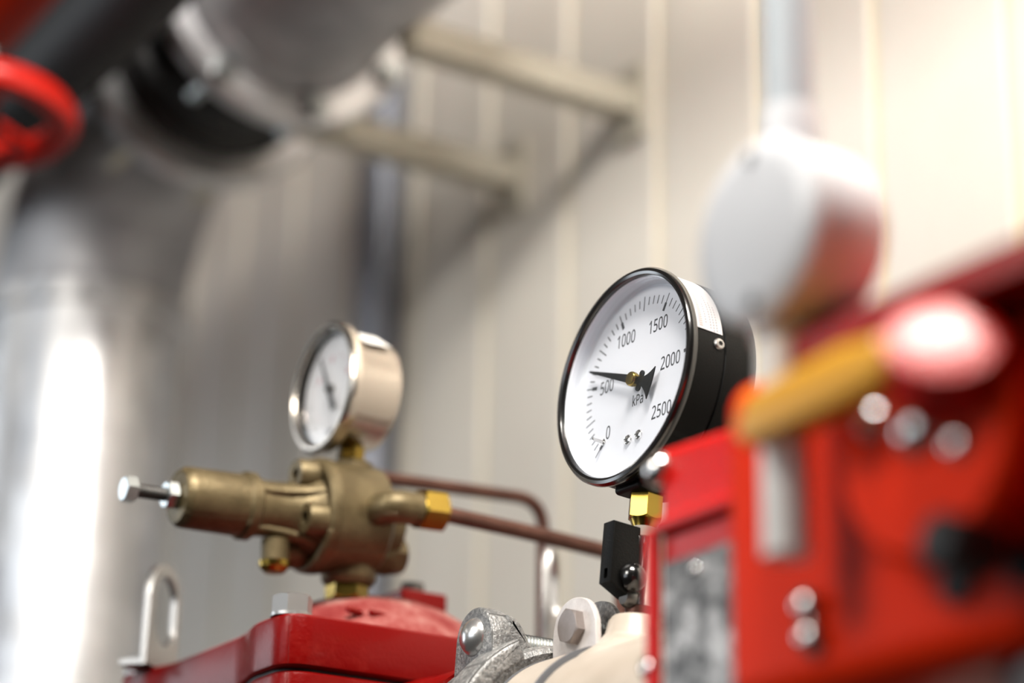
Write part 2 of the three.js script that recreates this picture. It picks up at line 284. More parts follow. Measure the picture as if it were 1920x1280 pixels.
{
  const g = thing('pressure_gauge', 'large black pressure gauge with white 0 to 2500 kPa dial, above the black handled cock', 'gauge', GC, [GR, GU, GN]);
  mesh('case', [latheZ([[47.2, -1], [49.4, -1.5], [49.6, -18.5], [49.2, -18.9], [49.2, -19.4], [49.9, -19.8], [50, -34], [49, -37], [46, -38.5], [0, -39]], 128),
    box(20, 10, 22, 0, -47.5, -18, 2)], M.blackPaint, g);
  mesh('bezel', latheZ([[47.0, -2.5], [47.0, -0.5], [47.6, 0.7], [48.8, 1.2], [50.2, 0.8], [51.0, -0.4], [51.1, -2], [50.4, -3.6], [49.4, -4]], 128), M.blackGloss, g);
  mesh('inner_ring', latheZ([[47.0, -1.5], [46.9, -7.6], [45.9, -8.9], [44, -9.2]], 128), M.innerWhite, g);
  const dm = new THREE.MeshPhysicalMaterial({ map: dialTexture(), roughness: 0.5 }); dm.name = 'dial_print'; dm.userData.ownUV = true;
  const dial = mesh('dial', new THREE.CircleGeometry(46.5, 96).translate(0, 0, -9), dm, g);
  for (const [r, u] of [[-4.4, -27.2], [3.6, -26.7]]) {
    const s = mesh('dial_screw', latheZ([[0, 1.3], [1.5, 1.2], [2.3, 0.7], [2.5, 0]], 24).translate(r, u, -8.95), M.chrome, dial);
    s.name = 'dial_screw';
    mesh('dial_screw', [box(2.6, 0.5, 0.5, r, u, -7.6, 0.1), box(0.5, 2.6, 0.5, r, u, -7.6, 0.1)], M.darkSteel, dial).name = 'screw_slot';
  }
  mesh('stop_pin', latheZ([[0, 6.2], [0.75, 6.1], [0.75, 0.8], [1.6, 0.5], [1.6, 0]], 20).translate(-23.9, -23.5, -9), M.chrome, dial);
  const na = (225 - 270 * 607 / 2500) * Math.PI / 180, ca = Math.cos(na), sa = Math.sin(na);
  const needle = part(g, 'needle'); needle.position.set(0.0008, -0.0005, -0.0062); needle.rotation.z = na;
  const ns = new THREE.Shape(); ns.moveTo(39.6, 0); ns.lineTo(38, 0.55); ns.lineTo(4, 2.0); ns.lineTo(-4.5, 2.0); ns.lineTo(-6, 1.9); ns.quadraticCurveTo(-10.5, 3.0, -14.2, 7.6); ns.quadraticCurveTo(-15.4, 0, -14.2, -7.6); ns.quadraticCurveTo(-10.5, -3.0, -6, -1.9); ns.lineTo(4, -2.0); ns.lineTo(38, -0.55); ns.closePath();
  mesh('pointer', extrude(ns, 0.6, 0.1, [], 1), M.blackPlastic, needle);
  for (const s of [-1, 1]) mesh('balance_ear', cyl(1.7, 0.7, 24).rotateX(Math.PI / 2).translate(-5.2, s * 3.2, 0.3), M.blackPlastic, needle);
  mesh('hub', latheZ([[0, 3.0], [3.0, 2.8], [3.4, 2.2], [3.4, 0.4], [2, -3.2], [0, -3.6]], 40), M.brass, needle, 'round brass hub');
  mesh('glass', cyl(47, 1.2, 96).rotateX(Math.PI / 2).translate(0, 0, -2.6), M.glass, g);
  // torx screw on the case side
  const th = 6.7 * Math.PI / 180, screw = part(g, 'case_screw');
  screw.position.set(0.0494 * Math.cos(th), 0.0494 * Math.sin(th), -0.0158); screw.rotation.z = th;
  mesh('screw_head', latheX([[0, 1.5], [1.4, 1.5], [2.2, 1.3], [2.7, 0.6], [2.8, -0.4], [0, -0.6]], 32), M.steel, screw);
  const star = new THREE.Shape(); for (let i = 0; i < 12; i++) { const a = i * Math.PI / 6, r = i % 2 ? 0.8 : 1.25; star[i ? 'lineTo' : 'moveTo'](r * Math.cos(a), r * Math.sin(a)); }
  mesh('screw_socket', extrude(star, 0.3, 0, []).rotateY(Math.PI / 2).translate(1.4, 0, 0), M.blackPlastic, screw);
  // paper sticker wrapped on the case
  const c = document.createElement('canvas'); c.width = 256; c.height = 512; const x = c.getContext('2d');
  x.fillStyle = '#b4b2b4'; x.fillRect(0, 0, 256, 512); x.fillStyle = '#b88784'; for (let y = 250; y < 490; y += 14) x.fillRect(30, y, 36, 9); x.fillStyle = '#a595a3'; x.fillRect(26, 210, 10, 270);
  x.fillStyle = '#77747a'; for (const [cx, y0, y1] of [[96, 330, 470], [140, 250, 500], [170, 300, 500], [200, 330, 500]]) for (let y = y0; y < y1; y += 18) x.fillRect(cx, y, 10, 11);
  const st = new THREE.CanvasTexture(c); st.colorSpace = THREE.SRGBColorSpace; st.magFilter = THREE.LinearFilter;
  const sm = new THREE.MeshPhysicalMaterial({ map: st, roughness: 0.45, side: THREE.DoubleSide }); sm.userData.ownUV = true; sm.name = 'sticker_print';
  const sg = new THREE.BufferGeometry(), P = [], UVs = [], I = [], n = 40, t0 = 12.5 * Math.PI / 180, t1 = 62 * Math.PI / 180;
  for (let i = 0; i <= n; i++) for (const [j, z] of [[0, -3.6], [1, -18]]) { const a = t0 + (t1 - t0) * i / n; P.push(49.85 * Math.cos(a), 49.85 * Math.sin(a), z); UVs.push(j, i / n); }
  for (let i = 0; i < n; i++) I.push(2 * i, 2 * i + 1, 2 * i + 2, 2 * i + 1, 2 * i + 3, 2 * i + 2);
  sg.setAttribute('position', new THREE.Float32BufferAttribute(P, 3)); sg.setAttribute('uv', new THREE.Float32BufferAttribute(UVs, 2)); sg.setIndex(I); sg.computeVertexNormals();
  mesh('sticker', sg, sm, g, 'white paper sticker with faint red print');
  // brass connection
  mesh('stem', [hex(14, 12.5, true).translate(0, -63.8, -18), latheY([[6.6, -63.8], [5.0, -67.5], [5.0, -71], [0, -71]], -18)], M.brass, g, 'brass hexagon stem');
}
function latheY(p, z) { return lathe(p, 40).translate(0, 0, z); }

// ------------------------------------------------------------------ cock under the gauge (same leaning axes as the gauge)
const stemAt = k => GC.clone().addScaledVector(GN, -0.018).addScaledVector(GU, -k / 1000);
{
  const g = thing('gauge_cock', 'chrome gauge cock with a black block handle and ball knob under the large gauge', 'valve', stemAt(67.5), [GN.clone().negate(), GU, GR.clone()]);
  // local: x into the wall side, y up the stem, z along the wall towards the camera
  mesh('sealing_tape', lathe([[0, 0], [5.7, 0], [5.9, -2], [5.6, -4.5], [0, -4.5]], 32), M.ptfe, g, 'whitish sealing tape round the thread');
  mesh('body', lathe([[5.2, -4.5], [6.2, -5.2], [6.2, -9], [5.7, -10], [5.7, -33], [6.0, -34], [6.0, -36], [0, -36]], 40), M.chrome, g);
  mesh('gland', [axisNX(lathe([[4, 0], [4.2, 3], [3.2, 5], [0, 5]], 32)).translate(-4, -33.5, 1)], M.darkSteel, g);
  mesh('lower_nipple', lathe([[0, -35], [5.6, -35], [5.8, -37], [5.4, -39.5], [0, -39.5]], 32), M.copper, g);
  const h = part(g, 'handle'); h.position.set(-0.0185, -0.0012, -0.0005);
  const s = [[0, 0], [14.5, 0], [14.5, -32], [11.5, -32.6], [0, -27.5]];
  mesh('handle_block', csg(extrude(s, 8.6, 0.7).translate(0, 0, -4.3), box(12, 4.6, 2.6, 0, -23.5, 0.6, 0.6), SUBTRACTION), M.blackPlastic, h);
  mesh('handle_pin', axisX(cyl(1.6, 3, 20)).translate(4.5, -23.7, 0.9), M.brass, h, 'brass pin in the handle slot');
  mesh('knob', new THREE.SphereGeometry(6.1, 40, 28).scale(1, 1.1, 0.95).translate(11.2, -23.8, 5.0), M.blackGloss, h, 'round black knob');
}

// ------------------------------------------------------------------ cream pipe with its outlet boss
const PX = 0.553, PY = 1.312, PR = 48.5;
{
  const g = thing('main_pipe', 'cream painted pipe with a raised outlet boss carrying the large gauge', 'pipe', V(PX, PY, -0.787));
  mesh('pipe_wall', latheZ([[PR - 4, -72], [PR, -72], [PR, 112], [PR - 4, 112], [PR - 4, -72]], 128), M.creamPaint, g);
  const boss = mesh('outlet_boss', lathe([[30, PR - 11], [24, PR - 5.0], [17, PR + 0.5], [13.2, PR + 6], [12, PR + 12], [10.5, PR + 14], [5, PR + 14.2], [5, PR - 12]], 48), M.creamPaint, g);
  boss.rotation.z = -Math.atan2(GU.x, GU.y);
}
// ------------------------------------------------------------------ clamp ring with two ears
{
  const g = thing('pipe_clamp', 'pipe clamp with two upright galvanised ears and one hexagon bolt', 'clamp', V(PX, PY, -0.8105));
  mesh('band', latheZ([[PR + 0.2, -15], [PR + 2.2, -15], [PR + 2.2, 15], [PR + 0.2, 15]], 128), M.creamPaint, g);
  mesh('liner', latheZ([[PR + 0.1, 14.6], [PR + 2.6, 14.8], [PR + 2.6, 17.4], [PR + 0.1, 17.6]], 128), M.greyRubber, g, 'dark grey rubber liner edge');
  mesh('liner', latheZ([[PR + 0.1, -17.6], [PR + 2.6, -17.4], [PR + 2.6, -14.8], [PR + 0.1, -14.6]], 128), M.greyRubber, g);
  const ear = () => { const s = new THREE.Shape(); s.moveTo(-17, 0); s.lineTo(-17, 10); s.quadraticCurveTo(-16, 25.5, -2, 26.5); s.quadraticCurveTo(12, 27, 16.4, 14); s.lineTo(17, 3.5); s.quadraticCurveTo(17, 0, 13.5, 0); s.closePath(); return extrude(s, 3.0, 0.5); };
  const e1 = ear().rotateY(-Math.PI / 2), e2 = ear().rotateY(-Math.PI / 2);
  mesh('ear', e1.translate(-8.5, PR - 1.0, 0), M.galvPlate, g); mesh('ear', e2.translate(3.5, PR - 1.0, 0), M.galvCast, g);
  const b = part(g, 'bolt'); b.position.set(-0.0113, (PR + 12.3) / 1000, 0.0005);
  mesh('bolt_head', axisNX(hex(14.5, 4.6)).rotateX(0.30), M.boltHead, b);
  mesh('shank', axisX(cyl(4, 24, 32)).translate(8, 0, 0), M.zinc, b);
  mesh('nut', axisX(hex(14, 6, true)).translate(15, 0, 0), M.darkSteel, b);
}
// ------------------------------------------------------------------ grooved coupling
{
  const g = thing('pipe_coupling', 'rough galvanised grooved pipe coupling with a domed track bolt, beside the clamp', 'coupling', V(PX, PY, -0.853));
  const prof = [[PR + 0.3, -21], [PR + 5.5, -22.5], [PR + 8, -21], [PR + 9.6, -17], [PR + 9.9, 0], [PR + 9.6, 17], [PR + 8, 21], [PR + 5.5, 22.5], [PR + 0.3, 21]];
  // angles for latheZ: 0 points to +Z before the turn, so measured from the bottom (-Y); leave a gap at top and bottom
  mesh('housing', [latheZ(prof, 64, 0.10, Math.PI - 0.2), ...lug(1)], M.galvCast, g);
  mesh('housing', [latheZ(prof, 64, Math.PI + 0.10, Math.PI - 0.2), ...lug(-1)], M.galvCast, g);
  mesh('gasket', latheZ([[PR, -17], [PR + 6, -17], [PR + 6, 17], [PR, 17]], 64), M.rubber, g);
  function lug(s) {
    const sh = new THREE.Shape(); sh.moveTo(-17, -8); sh.lineTo(-15.5, 9); sh.bezierCurveTo(-13, 27, 13, 27, 15.5, 9); sh.lineTo(17, -8); sh.closePath();
    const pad = extrude(sh, 11, 1.6).rotateY(-Math.PI / 2).translate(-26, PR + 3, 0);
    const w = new THREE.Shape(); w.moveTo(-28, -16); w.lineTo(-28, 18); w.quadraticCurveTo(-21.5, 17.5, -18, 9.5); w.quadraticCurveTo(-15, 3, -3, 1.2); w.lineTo(-3, -6); w.closePath();
    const web = extrude(w, 30, 2.2).translate(0, PR + 3, -15);
    const l = [pad, web]; if (s > 0) l.forEach(q => q.rotateY(Math.PI)); return l;
  }
  { // the raised key of the near housing half
    const k = new THREE.Shape(), a0 = (90 + 25) * Math.PI / 180, a1 = 255 * Math.PI / 180;
    k.absarc(0, 0, PR + 15, a0, a1, false); k.absarc(0, 0, PR + 4, a1, a0, true); k.closePath();
    mesh('housing_key', extrude(k, 19, 3, [], 5).translate(0, 0, 4), M.galvCast, g);
  }
  const b = part(g, 'track_bolt'); b.position.set(-0.0365, (PR + 12) / 1000, 0.000);
  mesh('domed_head', axisNX(lathe([[0, 5.8], [3, 5.5], [6, 4.2], [8.0, 2.0], [8.8, 0.6], [8.9, -0.8], [0, -0.8]], 48)), M.domed, b, 'polished domed bolt head');
  const turns = [[0, 0], [4.2, 0]]; for (let i = 0; i < 34; i++) turns.push([4.4, i * 1.7 + 0.3], [4.9, i * 1.7 + 0.75], [4.4, i * 1.7 + 1.2]); turns.push([4.2, 58], [0, 58]);
  mesh('threaded_shank', axisX(lathe(turns, 24)).translate(12, 0, 0), M.zinc, b);
  mesh('nut', axisX(hex(16, 9, true)).translate(64, 0, 0), M.zinc, b);
}

// ------------------------------------------------------------------ red control valve with square cover
const CV = V(0.552, 1.366, -1.028);   // centre of the cover's underside
{
  const g = thing('control_valve', 'dark red control valve with bolted square cover and dusty domed top', 'valve', CV);
  // plan outline of cover: square with rounded corner lugs and slightly hollow sides; x, z in plan
  const outline = (k) => {
    const s = new THREE.Shape(), a = 92 * k, b = 100 * k, c = 16;
    s.moveTo(-a + c, -b); s.lineTo(-a + 38, -b); s.quadraticCurveTo(-a + 52, -b + 7, -a + 68, -b + 7); s.lineTo(a - 68, -b + 7); s.quadraticCurveTo(a - 52, -b + 7, a - 38, -b); s.lineTo(a - c, -b);
    s.quadraticCurveTo(a, -b, a, -b + c); s.lineTo(a, b - c); s.quadraticCurveTo(a, b, a - c, b); s.lineTo(-a + c, b);
    s.quadraticCurveTo(-a, b, -a, b - c); s.lineTo(-a, b - 30); s.bezierCurveTo(-a + 1, b - 44, -a + 6, b - 50, -a + 6.5, b - 66); s.lineTo(-a + 6.5, -b + 66); s.bezierCurveTo(-a + 6, -b + 50, -a + 1, -b + 44, -a, -b + 30); s.lineTo(-a, -b + c); s.quadraticCurveTo(-a, -b, -a + c, -b);
    return s;
  };
  const slab = (k, h, bev) => extrude(outline(k), h, bev).rotateX(Math.PI / 2).translate(0, h, 0).scale(1, 1, 1);
  const cover = mesh('cover', slab(1, 25.3, 2.6), M.red, g);
  const dome = mesh('dome', lathe([[82, 23], [81, 26], [73, 32], [58, 43], [44, 52], [30, 57.5], [14, 59.5], [0, 60]], 96).translate(4, 0, 4), M.redDust, g, 'low dome dusted with pale grit');
  for (const [x, z, w, ry] of [[-34, 60, 9, 0.2], [-22, 62, 9, 0.15], [6, 64, 7, 0.1]]) mesh('raised_mark', box(w, 2.6, 4, 0, 0, 0, 0.6).rotateX(0.5).rotateY(ry).translate(x, 40.5, z - 2), M.red, dome);
  mesh('body', [slab(0.985, 30, 2.2).translate(0, -31.2, 0), lathe([[57, -1360], [57, -230], [70, -200], [78, -120], [80, -60], [78, -28], [0, -28]], 64), latheZ([[60, 60], [58, 90], [54, 104], [54, 152], [44, 152], [44, 60]], 64).translate(-1, -50, 0)], M.red, g);
  mesh('gasket', slab(0.965, 2.2, 0.2).translate(0, -1.6, 0), M.rubber, g);
  const bolt = (x, z, y, m) => { const b = part(g, 'cover_bolt'); b.position.set(x / 1000, y / 1000, z / 1000);
    mesh('washer', lathe([[0, 0], [10, 0], [10, 1.6], [0, 1.6]], 32), m, b); mesh('bolt_head', hex(17, 8.8).rotateY(0.35).translate(0, 1.6, 0), m, b); };
  for (const [x, z] of [[-84, 86], [-84, -86], [82, 86], [82, -86]].map(q => [q[0] + 2, q[1]])) bolt(x, z, 25.2, M.steel);
  // boss with a bolt on the dome
  const boss = part(g, 'top_boss'); boss.position.set(0.030, 0.0580, 0.004);
  mesh('boss_block', box(28, 13, 24, 0, 4, 0, 2), M.red, boss);
  mesh('bolt_head', hex(12, 6).rotateY(0.6).translate(-1, 10.4, 0), M.darkSteel, boss);
  // lifting eyes: upright steel plates with a hole
  const eye = (p, ry, h) => { const e = part(g, 'lifting_eye'); e.position.copy(p); e.rotation.y = ry;
    const s = new THREE.Shape(); s.moveTo(-17, 0); s.lineTo(-17, h - 20); s.bezierCurveTo(-17, h - 6, -9, h, 0, h); s.bezierCurveTo(9, h, 17, h - 6, 17, h - 20); s.lineTo(17, 0); s.closePath();
    const slot = new THREE.Path(); slot.absarc(0.5, h - 18, 11.5, 0, Math.PI, false); slot.absarc(0.5, h - 32, 11.5, Math.PI, 2 * Math.PI, false); slot.closePath();
    mesh('eye_plate', extrude(s, 4.2, 0.6, [slot]).translate(0, 0, -2.1), M.steel, e);
    mesh('foot', box(30, 4.0, 16, 0, 2, -7, 0.8), M.steel, e); };
  eye(V(-0.083, 0.0253, -0.064), 0.66, 56);
  eye(V(0.105, 0.0253, 0.022), 0.82, 80);
}

// ------------------------------------------------------------------ bronze pressure regulator
const RG = V(0.5118, 1.4613, -1.0);
{
  const g = thing('pressure_regulator', 'tarnished bronze pressure regulator with adjusting bolt, carrying the small steel gauge', 'regulator', RG.clone().add(V(-0.003, -0.001, 0)));
  g.rotation.z = 0.035;
  mesh('body', [latheX([[0, -1], [28.6, -1], [29.8, 0.4], [29.6, 3], [28.9, 5], [28.9, 30], [26.5, 32.5], [20, 34], [18, 44], [0, 44]], 96),
    lathe([[0, -34], [12, -34], [14, -31], [14, -20], [0, -20]], 32).translate(20, 0, 0), lathe([[0, 20], [11, 20], [11, 29.5], [9, 31], [0, 31]], 32).translate(21, 0, 0)], M.brassCast, g);
  mesh('flange_rim', latheX([[24.2, -1], [24.6, -4.6], [26.0, -5.2], [28.0, -5.0], [29.6, -3.2], [29.9, 0], [24, 0]], 96), M.brassCast, g);
  mesh('bonnet', [latheX([[0, -76], [11, -76.5], [13.2, -76], [15.0, -73.5], [15.3, -71], [15.7, -43], [17.2, -41], [17.2, -37], [15, -35], [14.2, -30], [14.6, -20], [16.5, -11], [20.5, -4.5], [22, -2], [0, -2]], 96)], M.brassCast, g);
  const web = part(g, 'yoke');
  for (let k = 0; k < 4; k++) {
    const a = -0.36 + k * Math.PI / 2, c = Math.cos(a), s = Math.sin(a), R = 19.5;
    const bossG = csg(latheX([[0, -15], [7.4, -15], [8.2, -13.5], [8.8, -2], [0, -2]], 32), latheX([[0, -16], [3.4, -16], [3.4, -5], [0, -5]], 24), SUBTRACTION);
    const rib = extrude([[-38, 0], [-38, 16.6], [-31, 16.2], [-22, 17.2], [-11, 19], [-2, 22.5], [-2, 0]], 6, 1.8).translate(0, 0, -2.5);
    mesh('bolt_boss', bossG.translate(0, s * R, c * R), M.brassCast, web);
    mesh('rib', rib.rotateX(Math.PI / 2 - a - Math.PI / 4 - 0.1), M.brassCast, web);
  }
  const adj = part(g, 'adjusting_bolt');
  const th = [[0, -77], [3.1, -77]]; for (let i = 0; i < 13; i++) th.push([3.1, -78 - i * 1.6], [3.6, -78.8 - i * 1.6]); th.push([3.1, -99], [0, -99]);
  mesh('bolt_shank', latheX(th.reverse(), 24), M.darkSteel, adj);
  mesh('bolt_head', axisNX(hex(11.5, 6)).translate(-98.5, 0, 0), M.zinc, adj);
  mesh('lock_nut', axisNX(hex(12.5, 5.5, true)).rotateX(0.2).translate(-77, 0, 0), M.zinc, adj);
  const plug = part(g, 'drain_plug'); plug.position.set(-0.024, -0.0245, 0.004);
  mesh('plug_neck', lathe([[0, 8], [7, 8], [7, -3], [0, -3]], 32), M.brassCast, plug); mesh('plug_cap', lathe([[0, -9], [5, -8.6], [7.6, -6], [8, -3], [0, -3]], 32), M.brass, plug);
  mesh('bottom_nipple', [hex(19, 8, true).translate(19, -41.5, 0), lathe([[7.5, -30], [7.5, -36.5], [0, -36.5]], 32).translate(19, 0, 0)], M.brass, g, 'polished brass hexagon nipple');
  const el = part(g, 'outlet_elbow'); el.position.set(0.0225, 0.0, 0.0);
  mesh('elbow', [bent([V(0, -1, 12), V(0, 0, 38), V(30, 0, 38)], 9, 8.4, 60), axisZ(lathe([[7, 18], [10.5, 18.5], [10.8, 22], [10.2, 26], [7, 26.5]], 40)), latheX([[7.2, 13], [8.8, 14], [8.8, 19], [7.2, 20]], 40).translate(0, 0, 38)], M.brassCast, el);
  mesh('compression_nut', axisX(hex(19, 14, true)).rotateX(0.25).translate(16, 0, 38), M.brass, el);
  mesh('blind_plug', [axisX(hex(17, 9, true)).translate(18, -16, 2), latheX([[0, 8], [11, 8], [11, 20], [0, 20]], 32).translate(0, -15, 0)], M.brassCast, el);
}
// ------------------------------------------------------------------ small stainless gauge
function smallDial() {
  const N = 512, c = document.createElement('canvas'); c.width = c.height = N; const x = c.getContext('2d'); x.fillStyle = '#e9e9ec'; x.fillRect(0, 0, N, N);
  const k = N / 54; const line = (a, r1, r2, w, col) => { x.strokeStyle = col; x.lineWidth = w * k; x.beginPath(); x.moveTo(N / 2 + r1 * k * Math.cos(a), N / 2 - r1 * k * Math.sin(a)); x.lineTo(N / 2 + r2 * k * Math.cos(a), N / 2 - r2 * k * Math.sin(a)); x.stroke(); };
  for (let i = 0; i <= 40; i++) line((225 - 270 * i / 40) * Math.PI / 180, i % 5 ? 22 : 20.5, 24, i % 5 ? 0.35 : 0.6, '#8d8d94');
  for (let i = 0; i <= 40; i++) line((225 - 270 * i / 40) * Math.PI / 180, i % 10 ? 16.6 : 15.5, 17.6, 0.4, '#d8a6ac');
  x.fillStyle = '#6b6b70'; x.fillRect(N / 2 - 3 * k, N / 2 + 19 * k, 6 * k, 3 * k);
  x.fillStyle = '#cf9aa4'; for (const a of [150, 95, 20]) x.fillRect(N / 2 + 15 * k * Math.cos(a * Math.PI / 180) - 9, N / 2 - 15 * k * Math.sin(a * Math.PI / 180) - 14, 20, 26);
  const t = new THREE.CanvasTexture(c); t.colorSpace = THREE.SRGBColorSpace; t.magFilter = THREE.LinearFilter; return t;
}
{
  const g = thing('pressure_gauge', 'small stainless steel gauge with white dial standing on the bronze regulator', 'gauge', V(0.509, 1.5295, -1.0), [V(0, 0, 1), V(0, 1, 0), V(-1, 0, 0)]);
  g.scale.set(1.12, 1.12, 0.95);
  mesh('case', latheZ([[27.5, -5], [26.6, -7.2], [26.4, -30], [25.4, -33.5], [22.5, -35], [0, -35.3]], 96), M.stainless, g);
  mesh('bezel', latheZ([[27.2, -3.5], [27.2, -0.6], [28.2, 0.6], [29.8, 0.6], [31.4, -1], [31.6, -4], [31, -6.6], [29, -7.4], [28, -7.4]], 96), M.stainless, g);
  mesh('inner_ring', latheZ([[27.2, -1.5], [27.0, -6.5], [25.6, -7]], 96), M.blackPaint, g, 'dark ring inside the bezel');
  const dm = new THREE.MeshPhysicalMaterial({ map: smallDial(), roughness: 0.5 }); dm.userData.ownUV = true; dm.name = 'small_dial_print';
  mesh('dial', new THREE.CircleGeometry(26.9, 64).translate(0, 0, -6.6), dm, g);
  const n = part(g, 'needle'); n.position.set(0, 0, -0.0042); n.rotation.z = 118 * Math.PI / 180;
  mesh('pointer', extrude([[19, 0.4], [19, -0.4], [0, -1.4], [-13, -2.0], [-13, 2.0], [0, 1.4]], 0.6, 0.1, [], 1), M.darkSteel, n); mesh('hub', latheZ([[0, 1.8], [2, 1.4], [2.2, -2.5], [0, -2.5]], 24), M.darkSteel, n);
  mesh('glass', cyl(27.1, 1, 64).rotateX(Math.PI / 2).translate(0, 0, -2), M.glass, g);
  mesh('case_label', extrude([[-9, 0], [9, 0], [9, 15], [-9, 15]], 0.4, 0.1, [], 1).rotateX(-Math.PI / 2).translate(0, 26.5, -13).rotateZ(-0.55), M.whitePlastic, g, 'pale label on the case');
  mesh('stem', [hex(12.5, 9, true).rotateY(0.3).translate(0, -35.5, -20), lathe([[5, -26], [5, -36], [0, -36]], 24).translate(0, 0, -20)], M.brass, g, 'brass hexagon stem');
}
// ------------------------------------------------------------------ copper tubes
{
  const a = V(0.5618, 1.4618, -0.962), b = V(0.672, 1.4575, -0.962);
  tag(mesh('copper_tube', bent([mmv(a), mmv(V(0.61, 1.4605, -0.962)), mmv(b), mmv(V(0.676, 1.30, -0.962))], 12, 4.2), M.copper), 'straight brown copper tube from the regulator elbow to behind the black handle', 'tube');
  const Z = -1.032, p0 = onZ(690, 892, Z), p1 = onZ(968, 928, Z); 
  tag(mesh('copper_tube', bent([mmv(p0), mmv(V(p1.x + 0.018, p1.y, Z)), mmv(V(p1.x + 0.0195, 1.28, Z))], 18, 3.6), M.copper), 'copper tube behind the regulator that bends down beside the lifting eye', 'tube');
}

// ------------------------------------------------------------------ foreground: red gear operator
{
  const g = thing('gear_operator', 'bright red valve gear operator with nameplate and yellow pointer in the foreground', 'valve operator', V(0.465, 1.3, -0.6));
  // local millimetres from that point: x to wall, y up, z towards the camera
  mesh('front_housing', [extrude([[-42, -140], [23, -140], [23, 94], [-10, 96], [-42, 97.5]], 70, 4, [], 4).rotateY(Math.PI / 2).scale(1, 1, -1).translate(0, 0, 0)].map(q => { q.computeVertexNormals(); return q; }), M.redBright, g);
  mesh('panel_rim', [box(5, 6, 62, -2, 67, -10, 2), box(5, 210, 6, -2, -38, -42.5, 2), box(5, 210, 6, -2, -38, 18, 2)], M.redBright, g);
  mesh('nameplate', box(2, 190, 48, -1.5, -42, -12, 0.4), M.plate, g, 'worn grey metal nameplate');
  const rivet = (x, y, z, r, m, n) => mesh(n, axisNX(lathe([...Array(11).keys()].map(i => [r * Math.sin(i * Math.PI / 20), r * 0.9 * Math.cos(i * Math.PI / 20)]).concat([[0, -0.2]]), 32)).translate(x, y, z), m, g);
  rivet(-0.5, 89, -41, 6.2, M.chrome, 'bolt'); rivet(-0.5, 17, -44.5, 5.5, M.chrome, 'bolt'); rivet(-2.4, 47, -17, 2.0, M.chrome, 'rivet');
  mesh('gear_case', [new RoundedBoxGeometry(80, 112, 280, 6, 12).translate(14, 42, 166), axisNX(lathe([[36, -10], [36, 17], [33, 20], [0, 20]], 64)).translate(-27, 45, 147)], M.redOrange, g);
  mesh('top_flange', [extrude([[-50, 0], [60, 0], [60, 17], [-32, 17], [-50, 9]], 250, 4).translate(0, 80, 84)], M.redShaded, g);
  const hub = part(g, 'indicator'); hub.position.set(-0.056, 0.062, 0.156);
  mesh('yellow_pointer', extrude([[-68, -5], [-62, 6], [-20, 9], [-2, 7], [4, 0], [-2, -7], [-20, -9], [-62, -10]], 12, 3).rotateY(-Math.PI / 2), M.yellow, hub, 'yellow position pointer');
  mesh('shade_disc', axisNX(lathe([[0, 5], [6, 4.6], [8, 2.6], [8.2, -14], [0, -14]], 40)).translate(3, -52, 6), M.darkPipe, hub, 'dark disc in place of shade');  // dark disc set where shade falls below the pointer
  for (const [px, py, r] of [[1640, 792, 5.5], [1728, 808, 8], [1802, 834, 5]]) { const p = onX(px, py, 0.4185); rivet((p.x - 0.465) * 1000, (p.y - 1.3) * 1000, (p.z + 0.6) * 1000, r, M.chrome, 'bolt'); }
  for (const [px, py] of [[1516, 1135], [1522, 1195]]) { const p = onX(px, py, 0.437); rivet((p.x - 0.465) * 1000, (p.y - 1.3) * 1000, (p.z + 0.6) * 1000, 5.2, M.chrome, 'bolt'); }
  for (const [px, py] of [[1790, 1092], [1915, 1058]]) { const p = onX(px, py, 0.437); mesh('bolt_recess', axisNX(lathe([[0, 1], [5, 1], [6, 0], [6, -3], [0, -3]], 32)).translate((p.x - 0.465) * 1000, (p.y - 1.3) * 1000, (p.z + 0.6) * 1000), M.rubber, g); }
  const cap = part(g, 'highlight_dome'), cn = V(-0.59, 0.506, 0.63).normalize(); cap.position.copy(at(1768, 640, 0.62).sub(g.position)); cap.quaternion.setFromUnitVectors(V(0, 1, 0), cn);  // added dome, angled to catch a lamp highlight on glossy red
  mesh('highlight_cap', lathe([...Array(11).keys()].map(i => [16 * i / 10, 66 * Math.cos(Math.asin(16 * i / 660)) - 66 + 3]).concat([[16, -14], [0, -14]]), 64), M.redGloss, cap);
  mesh('bottom_flange', latheY2([[95, -34], [95, -16], [60, -15], [60, -1296], [0, -1296]].reverse()).translate(70, 0, 190), M.greyIron, g, 'dark grey flange below the gear case');
}
function latheY2(p) { return lathe(p, 64); }
